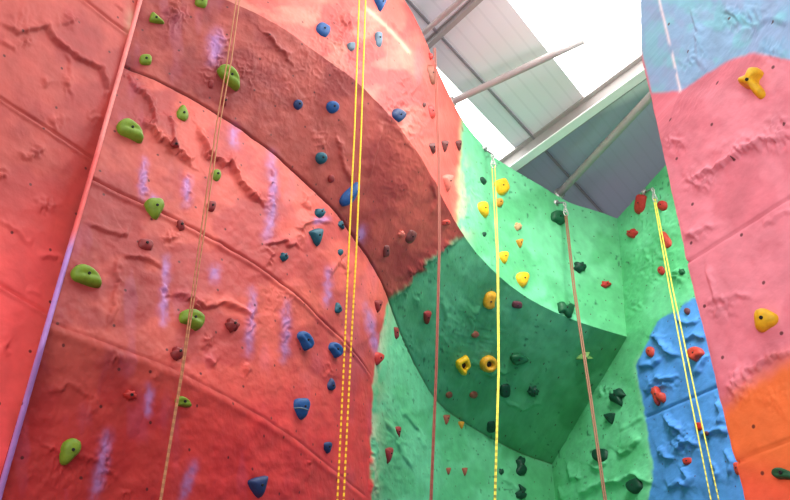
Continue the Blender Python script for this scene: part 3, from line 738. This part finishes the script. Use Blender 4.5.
def make_hold(px, py, w, h, colr, shape, rot, label, group=None, prof='dome', depth=.62, ap=(0, .12), bolt=None):
    loc, n, dist = smooth_normal(px, py)
    view = (ORG - loc).normalized()
    cosv = max(.5, abs(n.dot(view)))
    ne = (n * .75 + view * .25).normalized()
    # the two directions of the hold's base on the wall, level and upright for someone looking at it
    side = Vector((0, 0, 1)).cross(view).normalized(); top = view.cross(side).normalized()
    rt = side - view * (side.dot(ne) / view.dot(ne)); up = top - view * (top.dot(ne) / view.dot(ne))
    hyp = dist / (F * Vector(ray(px, py)).length)
    sc_ = hyp * 1.0
    cr, sr = math.cos(math.radians(rot)), math.sin(math.radians(rot))
    base = closed_spline(OUT[shape], 26)
    size = math.sqrt(w * h) * sc_
    dz = depth * size * .72
    nz = rng.uniform(.92, 1.08, 26); nz = (nz + np.roll(nz, 1) + np.roll(nz, -1)) / 3
    if shape in ('rock', 'double', 'arch'): nz = rng.uniform(.86, 1.14, 26)
    if shape in ('donut', 'round'): nz = nz * .4 + .6
    sx = sy = sc_
    lift = ne * dz * .26
    loc = loc - (lift - view * (lift.dot(ne) / view.dot(ne)))
    vs, fs = [], []
    apx, apy = ap
    rings = PROF[prof]
    for (s, z) in rings:
        k = max(z, 0)
        for i, (x, y) in enumerate(base):
            wob = 1 + (nz[i] - 1) * (1 if z > -.1 else .6)
            xx, yy = x * s * wob + apx * k, y * s * wob + apy * k
            zz = z
            if prof == 'flat' and shape in ('bean', 'horn') and s < .8:     # finger slot along the top
                zz -= .13 * math.exp(-((yy - .10) / .12) ** 2)
            xx, yy = xx * w, yy * h
            xr, yr = (xx * cr - yy * sr), (xx * sr + yy * cr)
            vs.append(rt * xr * sx + up * yr * sy + ne * zz * dz)
    nb = 26
    for j in range(len(rings) - 1):
        for i in range(nb):
            fs.append((j * nb + i, j * nb + (i + 1) % nb, (j + 1) * nb + (i + 1) % nb, (j + 1) * nb + i))
    last = len(rings) - 1
    vs.append(sum((vs[last * nb + i] for i in range(nb)), Vector()) / nb); ci = len(vs) - 1
    for i in range(nb): fs.append((last * nb + i, last * nb + (i + 1) % nb, ci))
    o = mesh_obj('climbing_hold', vs, fs, M[colr]); o.location = loc
    tag(o, label, 'climbing hold', group, 'thing')
    if bolt is None: bolt = max(w, h) >= 9
    if bolt:
        br = max(.009, .058 * size) if prof != 'ring' else .2 * size
        c = vs[ci] + ne * (.004 if prof != 'ring' else .003)
        rb = rt.normalized(); ub = ne.cross(rb).normalized()
        # socket head bolt: short hex-ended cylinder
        k = 12; bv, bf = [], []
        for (rr, zz) in ((1, -.012), (1, .003), (.8, .005), (.5, .005), (.45, .001)):
            for i in range(k):
                a_ = 2 * math.pi * i / k
                bv.append(c + (rb * math.cos(a_) + ub * math.sin(a_)) * br * rr + ne * zz)
        for j in range(4):
            for i in range(k): bf.append((j * k + i, j * k + (i + 1) % k, (j + 1) * k + (i + 1) % k, (j + 1) * k + i))
        bf.append(tuple(4 * k + i for i in range(k)))
        mesh_obj('bolt', bv, bf, M['bolt'], o)
    return o

G1, G2, G3, G4, G5, G6 = ('green holds on the red wall', 'blue holds on the red wall', 'red holds on the red wall', 'yellow holds on the green wall', 'dark green holds on the green wall', 'red holds on the green and blue wall')
G7 = 'brown and red holds on the green wall'
G8 = 'holds on the pink pillar'
HOLDS = [
 # green on the red wall
 (157.5, 20, 10, 15, 'lime', 'wedge', 80, 'small pointed green hold near the top left corner batten', G1),
 (201, 2.5, 12, 11, 'lime', 'block', 0, 'olive green hold cut by the top edge of the picture', G1),
 (145.6, 60.5, 12, 10, 'lime', 'block', 20, 'small rounded green hold just above the long upper seam', G1),
 (182.6, 112.5, 12, 16, 'lime', 'tear', 180, 'upright oval green hold just below the long upper seam', G1),
 (130, 132, 27, 18, 'lime', 'horn', 0, 'long green hold tapering down right, beside the corner batten', G1),
 (154.5, 209.5, 18, 21, 'lime', 'tear', 10, 'green teardrop hold sitting on the middle panel seam', G1),
 (86, 277.5, 29, 20, 'lime', 'horn', 4, 'large green slotted hold nearest the lilac batten', G1),
 (191, 320.5, 24, 17, 'lime', 'bean', -14, 'green bean hold crossed by the left brown rope', G1),
 (69, 452.5, 18, 26, 'lime', 'tear', -14, 'lowest green teardrop hold on the dark red undercut', G1),
 (183, 402.5, 15, 12, 'lime', 'horn', 10, 'small green hold at the left brown rope on the undercut', G1),
 (229, 77.5, 26, 17, 'lime', 'horn', -22, 'long green hold behind the left brown rope, near the top', G1),
 (216, 176, 9.5, 12, 'lime', 'round', 0, 'little round green hold beside the left brown rope', G1),
 # blue on the red wall
 (322, 31, 14, 12, 'blue', 'block', -25, 'blue hold at the sunlit top, upper left of yellow ropes', G2),
 (351, 47, 7, 8, 'grey', 'block', 0, 'tiny pale grey-blue hold left of the yellow ropes at top', G2),
 (380, 5, 13, 14, 'blue', 'wedge', 0, 'bright blue hold at the top edge, right of yellow ropes', G2),
 (378.3, 40, 7, 14, 'grey', 'slab', 0, 'grey-blue narrow hold right of the yellow ropes', G2),
 (298, 105, 9, 10, 'navy', 'round', 0, 'smaller dark round hold of the pair below the lip', G2),
 (332.5, 107.5, 13, 12, 'blue', 'round', 0, 'larger blue round hold of the pair below the lip', G2),
 (397, 116, 13, 12, 'navy', 'block', -35, 'navy hold sitting right on the sunlit lip', G2),
 (321, 158.5, 12, 12, 'teal', 'round', 0, 'teal round hold with bolt, above the long upper seam', G2),
 (351, 193.5, 12, 28, 'blue', 'tear', 140, 'long blue hold tilted behind the yellow double rope', G2),
 (319, 213.8, 12.5, 9.5, 'teal', 'rock', 0, 'jagged dark teal hold just below the long seam', G2),
 (341, 226, 8, 9, 'teal', 'wedge', 40, 'small dark teal hold on the seam left of yellow rope', G2),
 (316, 238.5, 15, 17, 'teal', 'wedge', 12, 'pointed teal hold, lower of two jagged ones', G2),
 (283.6, 257.5, 8.5, 9, 'teal', 'rock', 0, 'small knobbly teal hold left of the pointed teal one', G2),
 (340, 252.5, 6, 6.5, 'teal', 'round', 0, 'tiny round teal hold left of the yellow rope', G2),
 (337.7, 307.4, 8, 11, 'teal', 'tear', 180, 'small upright teal hold beside a lilac streak', G2),
 (303.6, 341, 20, 12, 'blue', 'bean', -50, 'blue elongated hold tilted down right, larger of the middle pair', G2),
 (333.8, 350.3, 16, 12, 'blue', 'bean', -42, 'blue elongated hold tilted down right, beside the yellow rope', G2),
 (331, 384, 9, 12, 'navy', 'tear', 170, 'small navy hold left of the yellow rope, above the banded hold', G2),
 (301, 409.5, 17, 21, 'blue', 'tear', 10, 'large blue hold with a pale band across it', G2),
 (327, 448, 9.5, 11, 'navy', 'tear', 10, 'small navy hold at the edge of the undercut', G2),
 (258, 488, 21, 21, 'navy', 'wedge', 16, 'large navy wedge hold, lowest on the red undercut', G2),
 # red on red
 (175.5, 142, 9, 10, 'darkred', 'wedge', 180, 'dark red knob between green holds under the long seam', G3),
 (145.5, 245, 14, 10, 'darkred', 'slab', 0, 'dark red slab hold below the green teardrop on the seam', G3),
 (211, 207, 8, 10, 'darkred', 'block', 0, 'dark red hold below the little round green hold', G3),
 (181, 225.5, 6, 10, 'darkred', 'slab', 20, 'thin dark red hold on the middle seam', G3),
 (177, 354, 13, 14, 'darkred', 'rock', 0, 'dark red knobbly hold left of the brown rope above the undercut', G3),
 (130, 395.5, 14, 10, 'red', 'rock', 0, 'red rocky hold alone on the upper undercut', G3),
 (211, 84.5, 5, 8, 'darkred', 'slab', 0, 'tiny dark red chip left of the long green top hold', G3),
 (224.6, 101.5, 5, 10, 'darkred', 'slab', 0, 'tiny dark red chip under the long green top hold', G3),
 (331, 179, 7, 8, 'darkred', 'round', 0, 'small dark red stud below the teal round hold', G3),
 (231.6, 326, 14, 13, 'darkred', 'rock', 0, 'dark red cupped hold right of the green bean hold', G3),
 (386, 251.5, 6, 12, 'maroon', 'slab', 0, 'narrow dark red hold under the overhang near the seam', G3),
 (377, 307, 9, 13, 'darkred', 'wedge', 0, 'dark red wedge left of where red paint meets green', G3),
 (377, 359.5, 11, 13, 'red', 'tear', -20, 'red rounded hold on the paint edge of red and green', G3),
 (431, 75.5, 9, 19, 'brown', 'slab', 18, 'tall brown hold on the top rim of the red wall', G3),
 (430, 57, 5, 7, 'red', 'rock', 0, 'tiny red hold at the very rim above the brown one', G3),
 (431, 112.5, 7, 13, 'red', 'slab', 12, 'narrow red hold beside the red rope near the rim', G3),
 (424, 105, 4, 5, 'maroon', 'round', 0, 'tiny dark stud left of the narrow red hold', G3),
 (432, 148.8, 8, 11, 'maroon', 'wedge', 20, 'left one of three dark red holds across the red rope', G3),
 (444, 147, 8, 12, 'maroon', 'wedge', 0, 'middle one of three dark red holds, right of the red rope', G3),
 (458.2, 146, 7, 10, 'maroon', 'wedge', 10, 'right one of three dark red holds, at the green paint', G3),
 (446.5, 184, 12, 17, 'pink', 'wedge', 0, 'pale pink wedge hold on the bright lip', G3),
 (445.5, 222.8, 9, 5.5, 'rust', 'slab', 0, 'small rust red hold in shade under the lip', G3),
 (410, 237, 9, 13, 'maroon', 'slab', -30, 'dark red hold in the overhang shade', G3),
 (401, 234, 7, 7, 'pink', 'rock', 0, 'small pink hold in the overhang shade', G3),
 # yellow on green
 (501, 188, 14, 16, 'yellow', 'block', 20, 'large yellow hold right beside the top of the yellow rope', G4),
 (499, 203, 8, 9, 'ochre', 'round', 0, 'small ochre hold under the top yellow one', G4),
 (483, 210.5, 12, 16, 'yellow', 'tear', 20, 'yellow hold left of the rope on the upper green face', G4),
 (517.7, 227, 7.5, 8, 'tan', 'rock', 0, 'small tan hold, upper of two on the upper green face', G4),
 (519.5, 244, 7.5, 9, 'ochre', 'wedge', 0, 'small ochre hold, lower of two on the upper green face', G4),
 (503.4, 258, 10, 12, 'yellow', 'tear', 0, 'yellow hold right of the rope above the lip', G4),
 (522, 280.5, 14, 15, 'yellow', 'tear', 0, 'yellow rounded triangle hold just above the lip', G4),
 (490.4, 299.8, 18, 13, 'amber', 'bean', 80, 'tall amber hold just under the lip at the yellow rope', G4),
 (463, 365.8, 14, 19, 'yellow', 'pocket', 8, 'yellow rectangular hold with a pocket on the dark overhang', G4),
 (488, 364.2, 17, 17, 'amber', 'donut', 0, 'round amber ring hold with a central hole', G4),
 (461, 425.5, 6, 8, 'ochre', 'wedge', 0, 'tiny ochre hold on the edge of the overhang shade', G4),
 # dark green and others on green
 (483, 181, 5, 8, 'pine', 'slab', 35, 'small dark green chip left of the yellow rope top', G5),
 (484, 234.5, 4.5, 5, 'pine', 'round', 0, 'tiny dark green stud under the left yellow hold', G5),
 (557.5, 218.5, 15, 13, 'forest', 'bean', -20, 'large dark green hold hanging below the brown rope anchor', G5),
 (579.5, 267.5, 13, 11, 'pine', 'rock', 0, 'dark green rocky hold right of the brown rope', G5),
 (566, 309, 14, 17, 'forest', 'double', 70, 'dark green double-lobed hold on the lip', G5),
 (519, 359, 15, 15, 'forest', 'horn', 28, 'dark green hooked hold in the overhang shade', G5),
 (505, 391, 10, 14, 'pine', 'block', 0, 'dark green hold just right of the yellow rope in shade', G5),
 (533, 391.6, 11, 11, 'pine', 'rock', 0, 'nearly black green hold under the hooked one', G5),
 (491, 427, 8, 12, 'pine', 'slab', 0, 'dark hold left of the yellow rope at the shade edge', G5),
 (501, 472, 5.5, 6, 'pine', 'rock', 0, 'small dark hold right of the yellow rope, near the bottom', G5),
 (520.3, 467, 10, 17, 'pine', 'double', 0, 'dark green double hold, upper of two at the bottom', G5),
 (521, 491.7, 14, 12, 'pine', 'arch', 90, 'dark green hooked hold, lower of two at the bottom', G5),
 (584.7, 356.5, 17, 12, 'pale', 'star', 0, 'pale green star-shaped hold behind the brown rope', G5),
 (618, 397, 16, 15, 'pine', 'double', -40, 'dark green twin-lobed hold on the right green strip', G5),
 (610.7, 419, 12, 11, 'pine', 'wedge', 0, 'dark green wedge below the twin-lobed hold', G5),
 (601.6, 456, 16, 12, 'pine', 'block', 0, 'dark green block hold crossed by the brown rope', G5),
 (636, 486.5, 16, 13, 'pine', 'block', 20, 'dark green block hold lowest on the right, at blue paint', G5),
 (682, 272, 6, 7, 'forest', 'rock', 0, 'small green hold right of the yellow rope pair', G5),
 # reds and browns on the green wall
 (426.4, 318, 9, 14, 'darkred', 'wedge', 0, 'dark red wedge hold left of the red rope, under the overhang', G7),
 (395.3, 333.6, 6, 12, 'darkred', 'slab', 5, 'narrow dark red hold on the long seam in green', G7),
 (475, 334.7, 8, 7, 'brown', 'round', 0, 'small brown hold in shade between the yellow ones', G7),
 (517, 305, 10, 7, 'plum', 'slab', -15, 'flat plum hold just under the lip', G7),
 (449, 395, 7, 7, 'brown', 'round', 0, 'left of two small brown discs in the overhang shade', G7),
 (473.5, 395, 8.5, 7.5, 'brown', 'round', 0, 'right of two small brown discs in the overhang shade', G7),
 (446, 420, 7, 9.5, 'brown', 'wedge', 0, 'brown wedge on the overhang seam right of the red rope', G7),
 (397, 433, 7, 12, 'darkred', 'wedge', 5, 'red spike hold on the lower green wall, upper of two', G7),
 (387.7, 456, 9, 15, 'darkred', 'wedge', 0, 'larger red spike hold on the lower green wall', G7),
 (448, 471.5, 5, 7, 'brown', 'wedge', 0, 'left of two tiny brown wedges low on the green wall', G7),
 (464.4, 472, 5.5, 8, 'brown', 'wedge', 0, 'right of two tiny brown wedges low on the green wall', G7),
 (640.6, 205, 10, 19, 'red', 'slab', -18, 'tall red hold under the top rim, left of yellow ropes', G6),
 (662.8, 206, 10, 10, 'red', 'round', 0, 'round red hold next to the pink pillar at top', G6),
 (632.8, 233.8, 11, 9, 'red', 'rock', 15, 'red rocky hold left of the yellow rope pair', G6),
 (666, 239, 9, 19, 'rust', 'tear', 200, 'long red hold right of the yellow rope pair', G6),
 (661.7, 271, 7, 9, 'red', 'round', 0, 'small red knob on the green paint left of yellow ropes', G6),
 (605.8, 284.8, 10, 7, 'red', 'rock', 0, 'small red hold on the far green face, alone', G6),
 (687.5, 311.6, 6, 7, 'plum', 'round', 0, 'tiny plum hold at the top of the blue patch', G6),
 (651, 352.5, 9, 11, 'rust', 'round', 0, 'rust hold on the left edge of the blue patch', G6),
 (696.8, 354.5, 15, 13, 'rust', 'bean', 30, 'rust sloping hold beside the pillar on the blue patch', G6),
 (659.8, 396, 13, 18, 'rust', 'arch', 0, 'large rust shark-fin hold on the blue patch', G6),
 (699.4, 427, 7, 8, 'red', 'block', 0, 'red hold behind the yellow rope pair on blue', G6),
 (688, 461.5, 10, 6.5, 'red', 'slab', 0, 'flat red hold low on the blue patch', G6),
 (706.5, 433.7, 4, 5, 'plum', 'round', 0, 'tiny plum stud right of the yellow ropes on blue', G6),
 # pillar
 (753.5, 86, 22, 31, 'yellow', 'boomerang', 0, 'yellow boomerang hold on the pink wall', G8),
 (763.8, 321.4, 23, 23, 'yellow', 'tear', -42, 'yellow teardrop hold above the orange paint', G8),
 (784, 474.6, 20, 13, 'forest', 'horn', 0, 'dark green hold at the right edge on orange', G8),
 (737.6, 469, 6, 12, 'rust', 'slab', 0, 'rust hold half hidden behind the pillar edge on blue', G6),
]
PR_SHAPE = {'horn': ('flat', .62), 'bean': ('flat', .66), 'tear': ('dome', .6), 'wedge': ('dome', .66), 'block': ('flat', .6), 'slab': ('dome', .55), 'rock': ('dome', .75),
            'round': ('dome', .62), 'donut': ('ring', .7), 'pocket': ('ring', .7), 'arch': ('dome', .7), 'boomerang': ('dome', .7), 'star': ('peak', .7), 'double': ('dome', .7)}
for (x, y, w, h, c_, shp, rot, lab, grp) in HOLDS:
    pf, dp = PR_SHAPE[shp]
    if hit(x, y) is None: continue
    ho = make_hold(x, y, w, h, c_, shp, rot, lab, grp, pf, dp)
    if 'pale band' in lab:      # pale band moulded across the big blue hold
        hb = BVHTree.FromPolygons([v.co + ho.location for v in ho.data.vertices], [tuple(p.vertices) for p in ho.data.polygons])
        arc = []
        for k in range(25):
            bx = x - 10 + 20 * k / 24; by = y - 1.5 + 2.6 * ((bx - x - 1) / 8) ** 2 * .6 + (bx - x) * .18
            loc, nn, ii, dd = hb.ray_cast(ORG, Vector(ray(bx, by)).normalized())
            if loc is not None: arc.append(loc - ho.location)
        tv, tf = tube_data(arc, .0055, 8); mesh_obj('band', tv, tf, M['grey'], ho)['label'] = 'pale grey-blue band'

# ------------------------------------------------------------------ ropes: each hangs plumb from the top of the wall to the floor
def strand(parent, pix, d0, d1, r, mat, to_floor=True, z_top=None):
    a, b = at_dist(*pix[0], d0), at_dist(*pix[-1], d1)
    pts = []
    for i, p in enumerate(pix):
        w = (p[1] - pix[0][1]) / (pix[-1][1] - pix[0][1])
        pts.append(at_dist(*p, d0 + (d1 - d0) * w))
    if z_top is not None:
        t = (pts[0] - pts[1]); pts.insert(0, pts[0] + t * ((z_top - pts[0].z) / t.z))
    t = (pts[-1] - pts[-2]); e = pts[-1] + t * ((.03 - pts[-1].z) / t.z)
    pts.append(e)
    fine = []
    for i in range(len(pts) - 1):
        for k in range(6): fine.append(pts[i].lerp(pts[i + 1], k / 6))
    fine.append(pts[-1])
    v, f = tube_data([p - parent.location for p in fine], r, 8)
    return mesh_obj('strand', v, f, mat, parent)
def rope(name, label, strands, d0, d1, r, mat, z_top=None):
    p = at_dist(*strands[0][-1], d1)
    o = empty(name, (p.x, p.y, 0)); tag(o, label, 'rope', 'top ropes hanging down the climbing walls', 'thing')
    for k, s in enumerate(strands): strand(o, s, d0, d1 + .004 * k, r, M[mat], z_top=z_top)
    return o
rope('climbing_rope', 'thin brown double rope on the red wall, leftmost rope', [[(236.4, 0), (227.4, 60), (217.2, 120), (198.2, 250), (181.3, 372), (160.0, 500)], [(239.6, 0), (231.4, 60), (220.6, 120), (201.6, 250), (182.8, 372), (161.2, 500)]],
     4.86, 4.80, .005, 'rope_brown', 8.9)
rope('climbing_rope', 'bright yellow double rope on the red wall', [[(359.2, 0), (354.6, 130), (348.8, 250), (345, 340), (337.4, 500)], [(365.6, 0), (361.2, 130), (356.4, 250), (351.4, 340), (343.6, 500)]],
     5.62, 5.62, .0072, 'rope_yellow', 8.9)
rope('climbing_rope', 'thin reddish brown rope where red and green walls meet', [[(434.5, 62), (438.2, 160), (438.6, 250), (435.6, 370), (430.2, 500)], [(435.9, 62), (439.5, 160), (440, 250), (437.0, 370), (431.8, 500)]],
     6.9, 6.9, .0064, 'rope_red', 8.62)
hh = hit(492, 166); d4 = math.hypot(hh[0].x, hh[0].y) - .30
rope('climbing_rope', 'yellow rope hanging over the dark green overhang', [[(491.8, 166), (494.6, 215), (497.0, 260), (498.0, 370), (494.2, 500)], [(494.8, 166), (496.8, 215), (498.4, 260), (499.2, 370), (495.6, 500)]],
     d4, d4, .0068, 'rope_lemon')
hh = hit(565.5, 214); d5 = math.hypot(hh[0].x, hh[0].y) - .30
rope('climbing_rope', 'tan brown rope from the far green wall across the overhang', [[(565, 215), (573.4, 290), (590.0, 400), (604.2, 500)], [(566.6, 215), (575.2, 290), (591.8, 400), (606.2, 500)]],
     d5, d5, .0105, 'rope_tan')
hh = hit(656, 200); d6 = math.hypot(hh[0].x, hh[0].y) - .25
rope('climbing_rope', 'yellow double rope beside the pink pillar over the blue patch', [[(653.6, 199), (669.8, 290), (690.8, 400), (710.9, 500)], [(655.2, 199), (673.0, 290), (696.6, 400), (718.8, 500)]],
     d6, d6, .009, 'rope_lemon')

# top anchors: rod from the wall, chain links and a carabiner at the rope
def link(c, axis_up, r_long, r_short, wire, turn):
    pts = []
    side = Vector((math.cos(turn), math.sin(turn), 0))
    for k in range(17):
        a_ = 2 * math.pi * k / 16
        pts.append(c + side * math.cos(a_) * r_short + Vector((0, 0, 1)) * math.sin(a_) * r_long)
    return tube_data(pts, wire, 6, False)
def anchor(px, py, d, wpx, wpy, label):
    w = hit(wpx, wpy)[0]; p = at_dist(px, py, d)
    o = empty('rope_anchor', w); tag(o, label, 'anchor', 'chain anchors at the rope tops', 'thing')
    top = p + Vector((0, 0, .15))
    v, f = tube_data([Vector(), (top - w) * .5, top - w], .014, 8); mesh_obj('bracket', v, f, M['seam'], o)
    v, f = tube_data([Vector((0, .0, .0)) - (top - w).normalized() * .01, (top - w).normalized() * .015], .05, 10); mesh_obj('wall_plate', v, f, M['steel'], o)
    for k in range(3):
        v, f = link(top - w - Vector((0, 0, .035 + .05 * k)), None, .036, .022, .009, .4 + k * 1.4); mesh_obj('chain_link', v, f, M['steel'], o)
    v, f = link(p - w - Vector((0, 0, .03)), None, .055, .034, .009, .2); mesh_obj('carabiner', v, f, M['steel'], o)
    return o
anchor(493.2, 163, d4, 484, 149, 'metal chain anchor holding the yellow rope over the overhang')
anchor(565.6, 211, d5, 556, 203, 'metal chain anchor holding the tan brown rope')
anchor(654.4, 197, d6, 645, 192, 'metal chain anchor holding the yellow double rope by the pillar')

# ------------------------------------------------------------------ camera
cam = bpy.data.cameras.new('camera'); co = bpy.data.objects.new('camera', cam); col.objects.link(co)
co.location = (0, 0, EYE); co.rotation_euler = (math.pi / 2 + PITCH, 0, 0)
cam.sensor_width = 36; cam.lens = F / 790 * 36; cam.clip_start = .05; cam.clip_end = 100
bpy.context.scene.camera = co

# ------------------------------------------------------------------ light
def area(name, loc, target, sx, sy, power, c=(1, 1, 1)):
    l = bpy.data.lights.new(name, 'AREA'); l.shape = 'RECTANGLE'; l.size = sx; l.size_y = sy; l.energy = power; l.color = c
    o = bpy.data.objects.new(name, l); col.objects.link(o); o.location = loc
    o.rotation_euler = (Vector(target) - Vector(loc)).to_track_quat('-Z', 'Y').to_euler()
    return o
area('skylight_glow', (2.2, 6.2, 9.45), (.7, 6.6, 6.5), 2.6, 2.6, 215, (1, .97, .92))
area('roof_light_room', (2.4, 3.2, 9.45), (-.4, 5.2, 3.0), 1.8, 1.8, 130, (1, .98, .95))
area('roof_bounce', (2.4, 5.2, 6.0), (1.6, 6.2, 9.6), 1.4, 1.4, 62, (1, .97, .98))  # added uplight, no real source; brightens the roof sheeting
area('hall_fill', (0.2, -4.0, 4.5), (0, 5, 3.5), 5, 3, 280, (1, .98, .97))  # added fill lamp behind the eye, lights the walls from the front
area('side_fill', (-2.6, -1.5, 4.0), (2.6, 4.5, 4.6), 1.6, 1.6, 115, (1, .98, .97))  # added fill lamp for the pillar face, no window there
def spot(name, loc, target, power, ang, r):
    l = bpy.data.lights.new(name, 'SPOT'); l.energy = power; l.spot_size = math.radians(ang); l.spot_blend = 1; l.shadow_soft_size = r; l.color = (1, .99, .96)
    o = bpy.data.objects.new(name, l); col.objects.link(o); o.location = loc
    o.rotation_euler = (Vector(target) - Vector(loc)).to_track_quat('-Z', 'Y').to_euler()
spot('far_wall_fill', (2.6, 3.6, 9.2), (2.7, 11.2, 5.0), 3100, 62, 1.1)  # added spot that brightens the far green corner, no real fitting
wd = bpy.data.worlds.new('world'); bpy.context.scene.world = wd; wd.use_nodes = True
bg = wd.node_tree.nodes['Background']; bg.inputs[0].default_value = (.95, .97, 1, 1); bg.inputs[1].default_value = .45
vs_ = bpy.context.scene.view_settings
vs_.view_transform = 'Standard'; vs_.look = 'None'; vs_.exposure = 0.0; vs_.gamma = 1.0
